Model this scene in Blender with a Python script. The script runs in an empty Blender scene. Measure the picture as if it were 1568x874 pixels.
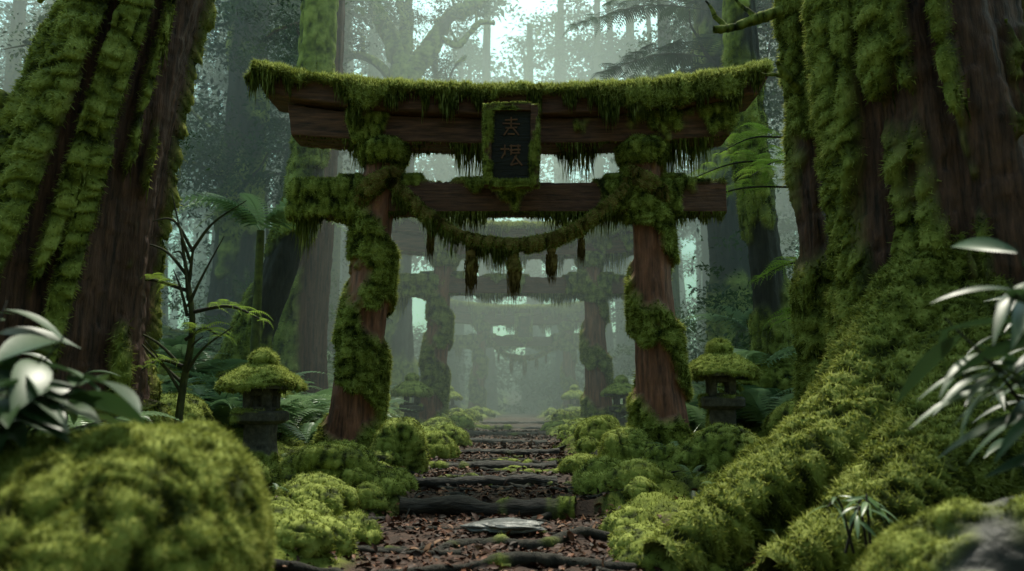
import bpy, bmesh, math, time, numpy as np
from math import radians, sin, cos, pi
R = np.random.default_rng(7)
scene = bpy.context.scene
# ------------------------------------------------------------------ noise
def _h(ix, iy, iz, s):
    h = (ix * 374761393 + iy * 668265263 + iz * 2147483647 + s * 974711) & 0xFFFFFFFF
    h = (h ^ (h >> 13)) * 1274126177 & 0xFFFFFFFF
    h = (h ^ (h >> 16)) * 2246822519 & 0xFFFFFFFF
    return ((h ^ (h >> 15)) & 0xFFFFFF) / float(0xFFFFFF)
def vnoise(P, s=0):
    i = np.floor(P).astype(np.int64); f = P - i; f = f * f * (3 - 2 * f)
    o = 0
    for a in (0, 1):
        wa = f[:, 0] if a else 1 - f[:, 0]
        for b in (0, 1):
            wb = wa * (f[:, 1] if b else 1 - f[:, 1])
            for c in (0, 1):
                o = o + wb * (f[:, 2] if c else 1 - f[:, 2]) * _h(i[:, 0] + a, i[:, 1] + b, i[:, 2] + c, s)
    return o
def fbm(P, o=3, s=0):
    t = 0; a = .5; n = 0
    P = np.asarray(P, float)
    for k in range(o):
        t = t + a * vnoise(P * (2.03 ** k) + k * 17.3, s + k); n += a; a *= .5
    return t / n
def worley(P, s=0):
    i = np.floor(P - .5).astype(np.int64); best = np.full(len(P), 9.0)
    for a in (0, 1):
        for b in (0, 1):
            for c in (0, 1):
                x = i[:, 0] + a; y = i[:, 1] + b; z = i[:, 2] + c
                h = _h(x, y, z, s) * 4096; h1 = np.floor(h) / 4096; h2 = h - np.floor(h); h3 = (h1 * 64) % 1
                d = (x + .25 + .5 * h1 - P[:, 0]) ** 2 + (y + .25 + .5 * h2 - P[:, 1]) ** 2 + (z + .25 + .5 * h3 - P[:, 2]) ** 2
                best = np.minimum(best, d)
    return np.sqrt(best)
def hemi(P, s=0, r=.75):
    return np.sqrt(np.clip(1 - (worley(P, s) / r) ** 2, 0, 1))
def ss(x, a=0., b=1.):
    t = np.clip((x - a) / (b - a), 0, 1); return t * t * (3 - 2 * t)
def norm(v): return v / (np.linalg.norm(v, axis=-1, keepdims=True) + 1e-9)

# ------------------------------------------------------------------ mesh building
def vnormals(V, F):
    fn = np.cross(V[F[:, 1]] - V[F[:, 0]], V[F[:, 2]] - V[F[:, 0]])
    n = np.zeros_like(V)
    for k in range(3):
        for c in range(3):
            n[:, c] += np.bincount(F[:, k], weights=fn[:, c], minlength=len(V))
    return norm(n)
class Geo:
    def __init__(s): s.V = []; s.F = []; s.A = []; s.C = []; s.M = []; s.S = []; s.n = 0
    def add(s, V, F, mi=0, moss=0., cav=.5, smooth=True):
        V = np.asarray(V, float); F = np.asarray(F, np.int64)
        s.V.append(V); s.F.append(F + s.n); s.n += len(V)
        s.A.append(np.broadcast_to(np.asarray(moss, float), (len(V),))); s.C.append(np.broadcast_to(np.asarray(cav, float), (len(V),)))
        s.M.append(np.full(len(F), mi)); s.S.append(np.full(len(F), smooth))
        return s
def make(name, g, mats, parent=None, loc=None):
    V = np.concatenate(g.V); F = np.concatenate(g.F)
    me = bpy.data.meshes.new(name)
    me.vertices.add(len(V)); me.vertices.foreach_set("co", V.astype(np.float32).ravel())
    me.loops.add(F.size); me.loops.foreach_set("vertex_index", F.astype(np.int32).ravel())
    me.polygons.add(len(F)); me.polygons.foreach_set("loop_start", np.arange(0, F.size, 3, dtype=np.int32))
    me.polygons.foreach_set("material_index", np.concatenate(g.M).astype(np.int32))
    me.polygons.foreach_set("use_smooth", np.concatenate(g.S).astype(bool))
    for nm, D in (("moss", g.A), ("cav", g.C)):
        a = me.attributes.new(nm, 'FLOAT', 'POINT'); a.data.foreach_set("value", np.concatenate(D).astype(np.float32))
    for m in mats: me.materials.append(m)
    me.update(calc_edges=True)
    ob = bpy.data.objects.new(name, me); scene.collection.objects.link(ob)
    if parent: ob.parent = parent
    if loc is not None: ob.location = loc
    return ob
def empty(name, loc=(0, 0, 0)):
    e = bpy.data.objects.new(name, None); e.location = loc; scene.collection.objects.link(e); return e
def gridF(nu, nv, wrap):
    i = np.arange(nu - 1)[:, None]; j = np.arange(nv if wrap else nv - 1)[None, :]
    a = i * nv + j; b = i * nv + (j + 1) % nv; c = a + nv; d = b + nv
    return np.concatenate([np.stack([a, b, d], -1).reshape(-1, 3), np.stack([a, d, c], -1).reshape(-1, 3)])
def crom(pts, n):
    P = np.asarray(pts, float)
    P = np.vstack([2 * P[0] - P[1], P, 2 * P[-1] - P[-2]])
    m = len(P) - 3; t = np.linspace(0, m - 1e-6, n); i = t.astype(int); f = (t - i)[:, None]
    a, b, c, d = P[i], P[i + 1], P[i + 2], P[i + 3]
    return .5 * (2 * b + (c - a) * f + (2 * a - 5 * b + 4 * c - d) * f ** 2 + (3 * b - a - 3 * c + d) * f ** 3)
def tube(pts, rad, nr, ns, flute=None):
    D = crom(np.column_stack([np.asarray(pts, float), rad]), nr)
    C = D[:, :3]; r = np.clip(D[:, 3], .001, None)
    T = norm(np.gradient(C, axis=0))
    up = np.array([0., 1, 0]) if abs(T[0][2]) > .6 else np.array([0, 0, 1.])
    X = np.zeros_like(C); X[0] = norm(up - T[0] * (up @ T[0]))
    for k in range(1, nr):
        x = X[k - 1] - T[k] * (X[k - 1] @ T[k]); X[k] = x / np.linalg.norm(x)
    Y = np.cross(T, X)
    th = np.linspace(0, 2 * pi, ns, endpoint=False)
    rr = r[:, None] * np.ones(ns)[None]
    if flute is not None: rr = rr * flute(C[:, 2][:, None], th[None, :] + pi)
    V = C[:, None] + rr[..., None] * (np.cos(th)[None, :, None] * X[:, None] + np.sin(th)[None, :, None] * Y[:, None])
    return V.reshape(-1, 3), gridF(nr, ns, True)
def loft(rings, nr, ns, p=10, cap=4):
    D = np.array(rings, float)
    L = np.concatenate([[0], np.cumsum(np.linalg.norm(np.diff(D, axis=0), axis=1))])
    t = np.linspace(0, L[-1], nr); D = np.column_stack([np.interp(t, L, D[:, k]) for k in range(3)])
    sc = np.linspace(.02, 1, cap, endpoint=False)
    D = np.vstack([[[D[0, 0], D[0, 1] * s, D[0, 2] * s] for s in sc], D, [[D[-1, 0], D[-1, 1] * s, D[-1, 2] * s] for s in sc[::-1]]])
    u = np.linspace(0, 4, ns, endpoint=False); k = u.astype(int); f = 2 * (u - k) - 1
    sx = np.select([k == 0, k == 1, k == 2, k == 3], [np.ones(ns), -f, -np.ones(ns), f]); sy = np.select([k == 0, k == 1, k == 2, k == 3], [f, np.ones(ns), -f, -np.ones(ns)])
    q = (np.abs(sx) ** p + np.abs(sy) ** p) ** (1 / p); sx = sx / q; sy = sy / q
    V = np.stack([D[:, 1][:, None] * sx, D[:, 2][:, None] * sy, D[:, 0][:, None] * np.ones(ns)], -1).reshape(-1, 3)
    return V, gridF(len(D), ns, True)
def beam(x0, x1, nx, hy, zb, zt, ns=64, slant=0., p=12, y0=0.):
    xs = np.linspace(x0, x1, nx); h = (zt(xs) - zb(xs)) / 2; c = (zt(xs) + zb(xs)) / 2
    cap = 5; sc = np.linspace(.02, 1, cap, endpoint=False)
    xs = np.concatenate([np.full(cap, x0), xs, np.full(cap, x1)]); h0 = np.concatenate([np.full(cap, h[0]), h, np.full(cap, h[-1])])
    c = np.concatenate([np.full(cap, c[0]), c, np.full(cap, c[-1])]); s = np.concatenate([sc, np.ones(nx), sc[::-1]])
    ha = hy / h.mean(); m = int(ns * ha / (1 + ha) / 2); m = max(m, 4); l = max(ns // 2 - m, 4)
    e = lambda n: np.linspace(-1, 1, n, endpoint=False)
    sy = np.concatenate([e(m), np.ones(l), -e(m), -np.ones(l)]); sz = np.concatenate([-np.ones(m), e(l), np.ones(m), -e(l)])
    q = (np.abs(sy) ** p + np.abs(sz) ** p) ** (1 / p); sy = sy / q; sz = sz / q
    X = xs[:, None] * (1 + slant * sz[None] * s[:, None]); Y = y0 + hy * sy[None] * s[:, None]; Z = c[:, None] + h0[:, None] * sz[None] * s[:, None]
    V = np.stack([X, Y + 0 * X, Z], -1).reshape(-1, 3)
    return V, gridF(len(xs), len(sy), True)
def box(c, h, rot=0.):
    V, F = loft([(-h[2], h[0], h[1]), (h[2], h[0], h[1])], 4, 16, p=16, cap=2)
    if rot: V[:, 0], V[:, 2] = V[:, 0] * cos(rot) - V[:, 2] * sin(rot), V[:, 0] * sin(rot) + V[:, 2] * cos(rot)
    return V + np.array(c), F
def inst(T, pos, A, N, sc):
    TV, TF = T; pos = np.asarray(pos, float); n = len(pos)
    X = norm(A); Z = norm(N - X * np.sum(N * X, 1, keepdims=True)); Y = np.cross(Z, X)
    sc = np.asarray(sc, float); sc = np.repeat(sc[:, None], 3, 1) if sc.ndim == 1 else sc
    V = pos[:, None] + (TV[None, :, 0:1] * sc[:, None, 0:1]) * X[:, None] + (TV[None, :, 1:2] * sc[:, None, 1:2]) * Y[:, None] + (TV[None, :, 2:3] * sc[:, None, 2:3]) * Z[:, None]
    F = TF[None] + (np.arange(n) * len(TV))[:, None, None]
    return V.reshape(-1, 3), F.reshape(-1, 3)
def rdir(n): return norm(R.normal(size=(n, 3)))

def sample(V, F, w, n):
    a = np.linalg.norm(np.cross(V[F[:, 1]] - V[F[:, 0]], V[F[:, 2]] - V[F[:, 0]]), axis=1) * w[F].mean(1)
    if a.sum() <= 0 or n < 1: return None
    c = np.cumsum(a); k = np.searchsorted(c, R.random(n) * c[-1]); k = np.clip(k, 0, len(F) - 1)
    u = R.random((n, 1)); v = R.random((n, 1)); q = u + v > 1; u = np.where(q, 1 - u, u); v = np.where(q, 1 - v, v)
    f = F[k]; return V[f[:, 0]] * (1 - u - v) + V[f[:, 1]] * u + V[f[:, 2]] * v, f[:, 0]
def area(V, F, w): return (np.linalg.norm(np.cross(V[F[:, 1]] - V[F[:, 0]], V[F[:, 2]] - V[F[:, 0]]), axis=1) * .5 * w[F].mean(1)).sum()
BL = (np.array([[0, -.5, 0], [0, .5, 0], [1, 0, 0.]]), np.array([[0, 1, 2]]))
def fuzz(g, V, F, m, cav, dens, l, w, mi=1, droop=.3, nmax=160000):
    Nv = vnormals(V, F)
    w8 = np.clip((m - .35) * 2, 0, 1) * (Nv[:, 1] < .4); n = int(min(area(V, F, w8) * dens, nmax)); r = sample(V, F, w8, n)
    if r is None: return
    P, k = r; N = Nv[k]
    A = norm(N + R.normal(size=N.shape) * .55 + np.array([0, 0, -droop])); n = len(P)
    L = l * (.5 + R.random(n)); W = w * (.6 + .8 * R.random(n))
    VV, FF = inst(BL, P - N * l * .1, A, rdir(n), np.column_stack([L, W, W]))
    c = np.clip(cav[k] * .8 + R.normal(size=n) * .18 + .10, 0, 1)
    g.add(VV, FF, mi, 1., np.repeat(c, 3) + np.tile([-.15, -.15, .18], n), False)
th3 = np.array([0, 2.1, 4.2])
ST = (np.concatenate([np.column_stack([np.full(3, x), r * np.cos(th3 + x * 3) + o, r * np.sin(th3 + x * 3)]) for x, r, o in ((0, 1, 0), (.25, .8, .3), (.6, .45, -.3), (1, .08, .2))]), gridF(4, 3, True))
def drips(g, P, L, r, mi=1, cav=.5):
    n = len(P); A = np.tile([0, 0, -1.], (n, 1)) + R.normal(size=(n, 3)) * .06
    VV, FF = inst(ST, P, A, rdir(n), np.column_stack([L, r, r])); c = np.clip(cav + R.normal(size=n) * .18, 0, 1)
    g.add(VV, FF, mi, 1., np.repeat(c, len(ST[0])), True)
def drips_on(g, V, F, w, n, l0, l1, r=.012, mi=1, clump=3., cav=.65):
    w8 = w * ss(fbm(V * clump, 2, 5), .45, .7)
    q = sample(V, F, w8, n)
    if q is None: return
    P, k = q; c = ss(fbm(P * clump, 2, 5), .45, .75)
    drips(g, P + np.array([0, 0, .02]), l0 + (l1 - l0) * c * R.random(n) ** 1.6, r * (.6 + R.random(n)), mi, cav)
def mossify(V, F, bias, cell=.25, thick=.08, droop=.6, s=0, freq=1.5, amp=1.6, zs=.6, rough=.012):
    n = vnormals(V, F); f = (fbm(V * freq * np.array([1, 1, zs]), 4, s) - .5) * amp * 2
    m = ss(f + bias(V, n), -.12, .18)
    sc = np.array([1, 1, zs])
    wp = V + .5 * cell * np.column_stack([fbm(V / cell * .8, 2, s + 3) - .5, fbm(V / cell * .8 + 9, 2, s + 4) - .5, fbm(V / cell + 5, 2, s + 6) - .5]) * 2
    b1 = hemi(wp * sc / cell, s + 11); b2 = hemi(wp * sc / (cell * .42), s + 21); b = b1 * .6 + b2 * .4
    d = m * thick * (.25 + b) + rough * (fbm(V / .12, 3, s + 31) - .5) * 2
    V2 = V + n * d[:, None]; V2[:, 2] -= droop * m * thick * b * np.clip(1 - n[:, 2], 0, 1)
    return V2, m, np.clip(b * 1.65 - .55, 0, 1)  # cav: lighter growth on the bumps, crevice shade put into the moss colour

# ------------------------------------------------------------------ materials
def nmat(name):
    m = bpy.data.materials.new(name); m.use_nodes = True; nt = m.node_tree; nt.nodes.clear()
    return m, nt, lambda t, **k: _n(nt, t, k)
def _n(nt, t, k):
    n = nt.nodes.new(t)
    for a, b in k.items():
        if a[0] == '_': n.inputs[a[1:].replace('_', ' ')].default_value = b
        else: setattr(n, a, b)
    return n
def ramp(nt, stops):
    r = nt.nodes.new('ShaderNodeValToRGB'); e = r.color_ramp.elements
    while len(e) < len(stops): e.new(.5)
    for i, (p, c) in enumerate(stops): e[i].position = p; e[i].color = (*c, 1)
    return r
MOSS = [(0., (.012, .015, .004)), (.3, (.050, .062, .012)), (.65, (.165, .195, .032)), (1., (.31, .34, .08))]  # low cav: crevice shade painted in; high cav: lighter growth tips
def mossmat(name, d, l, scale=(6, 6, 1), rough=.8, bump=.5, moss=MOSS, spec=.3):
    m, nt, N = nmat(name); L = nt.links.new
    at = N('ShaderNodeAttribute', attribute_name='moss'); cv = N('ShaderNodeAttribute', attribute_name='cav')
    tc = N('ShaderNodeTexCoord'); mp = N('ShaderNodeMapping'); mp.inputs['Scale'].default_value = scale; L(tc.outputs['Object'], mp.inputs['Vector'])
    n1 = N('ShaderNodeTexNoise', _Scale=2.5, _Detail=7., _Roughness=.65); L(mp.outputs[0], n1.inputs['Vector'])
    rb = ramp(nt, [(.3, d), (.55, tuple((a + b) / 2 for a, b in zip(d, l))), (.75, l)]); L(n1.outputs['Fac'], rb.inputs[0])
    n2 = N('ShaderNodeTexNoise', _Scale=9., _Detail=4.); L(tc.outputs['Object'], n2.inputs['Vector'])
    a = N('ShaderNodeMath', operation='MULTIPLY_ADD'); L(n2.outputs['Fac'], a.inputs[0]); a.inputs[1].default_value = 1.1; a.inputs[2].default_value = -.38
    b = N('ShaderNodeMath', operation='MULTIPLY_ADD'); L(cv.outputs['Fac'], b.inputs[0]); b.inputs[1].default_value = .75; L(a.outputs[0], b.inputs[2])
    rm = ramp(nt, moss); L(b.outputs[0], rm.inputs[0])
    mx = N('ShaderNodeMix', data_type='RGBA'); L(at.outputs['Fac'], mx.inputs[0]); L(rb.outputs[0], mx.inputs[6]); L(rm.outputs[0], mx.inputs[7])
    rr = N('ShaderNodeMix', data_type='FLOAT'); L(at.outputs['Fac'], rr.inputs[0]); rr.inputs[2].default_value = rough; rr.inputs[3].default_value = .95
    bp = N('ShaderNodeBump', _Strength=bump, _Distance=.05); L(n1.outputs['Fac'], bp.inputs['Height'])
    p = N('ShaderNodeBsdfPrincipled'); L(mx.outputs[2], p.inputs['Base Color']); L(rr.outputs[0], p.inputs['Roughness']); L(bp.outputs[0], p.inputs['Normal'])
    p.inputs['Specular IOR Level'].default_value = spec
    o = N('ShaderNodeOutputMaterial'); L(p.outputs[0], o.inputs[0]); return m
def leafmat(name, stops, tr=.4, rough=.5, gloss=.0):
    m, nt, N = nmat(name); L = nt.links.new
    cv = N('ShaderNodeAttribute', attribute_name='cav'); r = ramp(nt, stops); L(cv.outputs['Fac'], r.inputs[0])
    if gloss > 0: p = N('ShaderNodeBsdfPrincipled', _Roughness=rough); p.inputs['Specular IOR Level'].default_value = gloss
    else: p = N('ShaderNodeBsdfDiffuse')
    L(r.outputs[0], p.inputs[0])
    o = N('ShaderNodeOutputMaterial')
    if tr > 0:
        t = N('ShaderNodeBsdfTranslucent'); L(r.outputs[0], t.inputs[0])
        mx = N('ShaderNodeMixShader'); mx.inputs[0].default_value = tr; L(p.outputs[0], mx.inputs[1]); L(t.outputs[0], mx.inputs[2]); L(mx.outputs[0], o.inputs[0])
    else: L(p.outputs[0], o.inputs[0])
    return m
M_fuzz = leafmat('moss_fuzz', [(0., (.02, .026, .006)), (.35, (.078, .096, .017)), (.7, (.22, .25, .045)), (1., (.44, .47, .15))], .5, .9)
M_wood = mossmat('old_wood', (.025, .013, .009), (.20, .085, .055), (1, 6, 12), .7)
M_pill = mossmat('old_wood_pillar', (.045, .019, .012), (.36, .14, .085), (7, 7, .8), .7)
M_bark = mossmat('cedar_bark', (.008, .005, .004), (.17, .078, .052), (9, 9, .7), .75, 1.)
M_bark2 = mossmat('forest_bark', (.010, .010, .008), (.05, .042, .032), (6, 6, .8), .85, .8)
M_stone = mossmat('lantern_stone', (.04, .036, .032), (.18, .16, .135), (5, 5, 5), .85, .4, spec=.15)
M_rock = mossmat('rock', (.015, .015, .014), (.08, .075, .07), (2, 2, 2), .55, .6)
M_wet = mossmat('wet_stone', (.05, .05, .05), (.19, .185, .18), (3, 3, 3), .4, .35, spec=.4)
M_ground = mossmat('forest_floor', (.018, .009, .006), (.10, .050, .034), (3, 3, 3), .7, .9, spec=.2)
M_log = mossmat('step_log', (.010, .008, .007), (.05, .034, .026), (1.5, 9, 9), .6, .8, spec=.3)
M_leaf = leafmat('foliage', [(0., (.012, .025, .012)), (.5, (.035, .07, .028)), (1., (.08, .13, .045))], .4)
M_fern = leafmat('fern_leaf', [(0., (.04, .08, .035)), (.5, (.11, .19, .08)), (1., (.24, .34, .17))], .4, .35, .6)
M_bright = leafmat('maple_leaf', [(0., (.10, .17, .02)), (1., (.28, .40, .07))], .5)
M_glossy = leafmat('glossy_leaf', [(0., (.015, .035, .014)), (1., (.045, .09, .03))], .2, .42, .45)
M_dead = leafmat('dead_leaf', [(0., (.018, .008, .005)), (.4, (.07, .026, .015)), (.75, (.15, .055, .027)), (1., (.22, .115, .065))], .0, .6, .2)
M_straw = leafmat('straw', [(0., (.03, .022, .008)), (.5, (.14, .095, .03)), (1., (.28, .20, .07))], .3, .9)
M_panel = mossmat('plaque_panel', (.006, .006, .006), (.02, .018, .015), (1, 4, 10), .6)
M_gold = leafmat('plaque_letter', [(0., (.12, .05, .03)), (1., (.17, .075, .04))], 0, .6, .3)

# ------------------------------------------------------------------ terrain
LANT = ((-3.0, 9.5, .10), (2.80, 10.6, .24), (-2.15, 17, .22), (2.35, 17, .22), (2.05, 26, .25), (-1.9, 24, .25))
STEPS = ((6.0, .03, .045), (7.4, .13, .085), (8.7, .08, .07), (10.1, .06, .075), (11.9, .07, .07), (13.8, .06, .07), (15.8, .06, .07), (18.0, .05, .07), (21, .05, .07))
def pathz(y, x=0.):
    z = 0 * y - .17
    for yy, h, r in STEPS:
        z = z + h * ss(y - .12 * np.sin(x * 1.7 + yy * 3), yy - .04, yy + .05)
    return z
def g_parts(x, y):
    P = np.column_stack([x, y, 0 * x])
    nr = ss(-y, -7.5, -4.5)
    cx = -.2 + .022 * np.clip(y - 10, 0, 40) + .25 * nr; hw = .85 + .55 * nr + .12 * np.sin(y * .9)
    s = np.abs(x - cx) - hw + (fbm(P * .9, 3, 3) - .5) * 1.0
    return P, s
def g(x, y):
    x = np.atleast_1d(np.asarray(x, float)); y = np.atleast_1d(np.asarray(y, float)); P, s = g_parts(x, y)
    side = ss(s, 0, .5); near = ss(y, 1.5, 5)
    z = pathz(y, x) + .03 * side + .30 * np.clip(s - 2.1, 0, 7) * (.4 + .6 * near)
    z += side * (hemi(P / .75 + 3, 41) * .15 + hemi(P / .33, 43) * .07) * (1 + .9 * ss(s, 2, 5))
    z += (fbm(P * .35, 3, 8) - .45) * 1.3 * ss(s, 2.3, 6) + .09 * np.clip(y - 48, 0, 120)
    z += (1 - side) * (fbm(P * 2.2, 4, 9) - .5) * .10
    for a, b, c in LANT:
        w = ss(-np.hypot(x - a, (y - b + .5) * .6), -1.0, -.35); z = z * (1 - w) + (c - .03 + .06 * hemi(P / .33, 43)) * w
    return z
def gz(x, y): return float(g(x, y)[0])
ny, nx = 450, 430
v = np.linspace(0, 1, ny); Y = np.concatenate([[-60, -20, -6], 1.2 * (220 / 1.2) ** v])
u = np.linspace(-1, 1, nx); X = 8 * u + 200 * np.sign(u) * np.abs(u) ** 7
XX, YY = np.meshgrid(X, Y); x = XX.ravel(); y = YY.ravel()
V = np.column_stack([x, y, g(x, y)]); F = gridF(len(Y), nx, False)
P, s = g_parts(x, y); side = ss(s + (fbm(P * 3, 3, 77) - .5) * .5, 0, .3)
cav = np.clip(hemi(P / .33, 43) * .7 + hemi(P / .75 + 3, 41) * .5 - .30, 0, 1)  # shade between ground cushions goes into their colour too
V[:, 2] += (fbm(P * 14, 3, 78) - .5) * .03
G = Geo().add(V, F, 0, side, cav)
nearm = side * (V[:, 1] > 3) * (V[:, 1] < 11) * (np.abs(V[:, 0]) < 6)
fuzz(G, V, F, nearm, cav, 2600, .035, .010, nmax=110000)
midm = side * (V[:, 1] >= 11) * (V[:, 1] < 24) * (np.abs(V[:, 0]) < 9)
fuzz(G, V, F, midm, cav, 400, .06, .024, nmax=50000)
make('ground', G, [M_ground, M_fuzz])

# ------------------------------------------------------------------ fallen leaves
def leafT(n=5, w=.35, fold=.12, arch=.25):
    t = np.linspace(0, 1, n); ww = w * np.sin(pi * np.clip(t, .02, .98)) ** .8 * (1 - .3 * t); ww[0] = .01; ww[-1] = .005
    c = np.column_stack([t, 0 * t, -arch * t * t]); a = c + np.column_stack([0 * t, ww, fold * ww / w]); b = c + np.column_stack([0 * t, -ww, fold * ww / w])
    V = np.stack([a, c, b], 1).reshape(-1, 3); return V, gridF(n, 3, False)
LF = leafT(4, .3, .15, .3); LANCE = leafT(8, .10, .04, .35); BROAD = leafT(8, .24, .06, .35)
n = 24000
px = R.normal(size=n) * 1.5 + .1; py = 2.5 + 14 * R.random(n) ** 1.3
Pp, s = g_parts(px, py); keep = ((s < .25) & (R.random(n) < .75)) | (R.random(n) < .05); px, py = px[keep], py[keep]; n = len(px)
A = R.normal(size=(n, 3)); A[:, 2] *= .3; Nn = np.tile([0, 0, 1.], (n, 1)) + R.normal(size=(n, 3)) * .45
VV, FF = inst(LF, np.column_stack([px, py, g(px, py) + .012]), A, Nn, .03 + .07 * R.random(n))
make('fallen_leaves', Geo().add(VV, FF, 0, 0, np.repeat(np.clip(R.random(n) ** 1.8, 0, 1), len(LF[0]))), [M_dead])

# ------------------------------------------------------------------ log steps and tree roots across the path
G = Geo()
def root(pts, r, mossb=-.5, nr=70, ns=12, mi=0):
    pts = np.array(pts, float); rad = np.array(r) if np.ndim(r) else np.full(len(pts), r)
    V, F = tube(pts, rad, nr, ns); V, m, c = mossify(V, F, lambda V, n: mossb + 0 * V[:, 0], .12, .03, rough=.02, s=int(R.integers(99)))
    G.add(V, F, mi, m, c); fuzz(G, V, F, m, c, 2500, .025, .007, nmax=6000)
for yy, h, r in STEPS[1:]:
    k = 7; cx = -.2 + .022 * max(yy - 10, 0) - .05; xs = np.linspace(cx - R.uniform(.75, 1.05), cx + R.uniform(.7, 1.0), k)
    ys = yy - .03 + .12 * np.sin(xs * 1.7 + yy * 3) + R.normal(size=k) * .02
    root(np.column_stack([xs, ys, pathz(np.full(k, yy + .3), xs) - r * .75 + R.normal(size=k) * .008]), r * (1 + .12 * R.normal(size=k)), mossb=-.35, ns=16, nr=110)
make('log_step', G, [M_log, M_fuzz])
G = Geo()
for yy, x0, x1, r in ((5.2, -1.0, 1.0, .035), (6.0, -.9, .8, .045)):
    k = 7; xs = np.linspace(x0, x1, k); ys = yy + R.normal(size=k) * .13 + R.uniform(-.3, .3) * np.linspace(-1, 1, k)
    root(np.column_stack([xs, ys, g(xs, ys - .1) + r * .2 + R.normal(size=k) * .02]), r * (.6 + .6 * np.sin(np.linspace(.2, 2.9, k)) * R.uniform(.6, 1.3, k)), mossb=-.3)
for _ in range(60):
    a = R.uniform(-.9, .9) + (pi if R.random() < .5 else 0); x0 = R.uniform(-1.5, 1.6); y0 = R.uniform(4.0, 11)
    t = np.linspace(0, R.uniform(.8, 2.2), 6); xs = x0 + np.cos(a) * t + R.normal(size=6) * .08; ys = y0 + np.sin(a) * t + R.normal(size=6) * .08
    r0 = R.uniform(.012, .04); root(np.column_stack([xs, ys, g(xs, ys) + .002]), np.linspace(r0, r0 * .3, 6), nr=40, ns=8)
make('tree_roots', G, [M_bark2, M_fuzz])

# ------------------------------------------------------------------ rocks
def ico(n):
    b = bmesh.new(); bmesh.ops.create_icosphere(b, subdivisions=n, radius=1.0)
    V = np.array([v.co[:] for v in b.verts]); F = np.array([[v.index for v in f.verts] for f in b.faces]); b.free(); return V, F
IC6, IC5, IC4, IC7 = ico(6), ico(5), ico(4), ico(7)
def rock(g_, c, h, bias=.9, dens=4000, l=.03, w=.009, T=IC6, cell=.16, thick=.05, s=None, mi=(0, 1), nmax=50000, lump=.35):
    s = int(R.integers(999)) if s is None else s
    V, F = T; V = V * (1 + lump * 2 * (fbm(V * 1.1 + s, 3, s) - .5))[:, None]; V = V * np.array(h) + np.array(c)
    V, m, cv = mossify(V, F, lambda V, n: bias + .7 * n[:, 2], cell, thick, s=s, rough=.015, zs=.9)
    g_.add(V, F, mi[0], m, cv); fuzz(g_, V, F, m, cv, dens, l, w, mi[1], nmax=nmax); return V, F, m
for (x, y, hx, hy, hz, dz) in ((-1.32, 9.3, .28, .32, .40, .14), (-1.75, 7.8, .40, .4, .22, .04), (-1.25, 7.9, .28, .3, .15, .0), (1.0, 8.6, .26, .3, .22, .05), (1.35, 9.6, .28, .35, .26, .08), (.75, 9.3, .2, .22, .15, .0), (2.3, 8.7, .42, .35, .24, .05), (3.7, 9.9, .4, .4, .4, .1), (-1.1, 11.2, .28, .3, .2, .05), (1.3, 12, .3, .35, .24, .05), (.9, 7.9, .25, .22, .12, .0), (-1.0, 12.8, .26, .3, .2, .0), (-4.0, 9.2, .5, .4, .32, .05), (1.55, 14.2, .35, .4, .18, .02), (-1.4, 15, .3, .4, .18, .02), (-4.4, 12.6, .8, .5, .4, .2), (4.1, 12., .8, .5, .4, .2)):
    G = Geo(); rock(G, (x, y, gz(x, y) + dz), (hx, hy, hz)); make('mossy_rock', G, [M_rock, M_fuzz])
G = Geo()
for _ in range(170):
    y = 5.2 + 24 * R.random() ** 1.4; sd = 1 if R.random() < .5 else -1; s0 = R.exponential(.6) + .05
    cx = -.2 + .022 * max(y - 10, 0); x = cx + sd * (.95 + s0); r = R.uniform(.08, .22) * (1 if y < 12 else 1.1)
    if abs(x) < 5 and not (x > 1.2 and y < 7) and min(math.hypot((x - a), (y - b + .9) * .5) for a, b, c in LANT) > .6: rock(G, (x, y, gz(x, y) + .01), (r * R.uniform(.8, 1.4), r, r * R.uniform(.6, .9)), T=IC5 if y < 12 else IC4, dens=2600 if y < 12 else 900, l=.03, w=.010 if y < 12 else .02, nmax=4000, cell=.12, thick=.03)
make('mossy_stones', G, [M_rock, M_fuzz])
G = Geo(); rock(G, (-1.55, 2.75, .10), (.72, .7, .70), bias=1.2, dens=26000, l=.022, w=.0055, T=IC7, cell=.12, thick=.06, s=5, nmax=120000, lump=.3)
rock(G, (-1.95, 2.2, .05), (.7, .5, .6), bias=1.2, dens=20000, l=.022, w=.0055, T=IC6, cell=.13, thick=.06, s=15, nmax=40000)
make('mossy_boulder', G, [M_rock, M_fuzz])
G = Geo(); rock(G, (2.05, 3.05, .0), (.75, .5, .45), bias=-.2, dens=16000, l=.02, w=.0055, T=IC7, cell=.12, thick=.05, s=9, nmax=60000)
make('mossy_boulder', G, [M_rock, M_fuzz])
for c, h in (((-.02, 6.35, -.09), (.32, .16, .05)), ((.05, 4.55, -.20), (.45, .25, .09)), ((-.75, 4.5, -.19), (.3, .2, .07))):
    G = Geo(); rock(G, c, h, bias=-6, dens=0, cell=.2, thick=.01, T=IC6, lump=.5); make('path_stone', G, [M_wet, M_fuzz])
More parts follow.
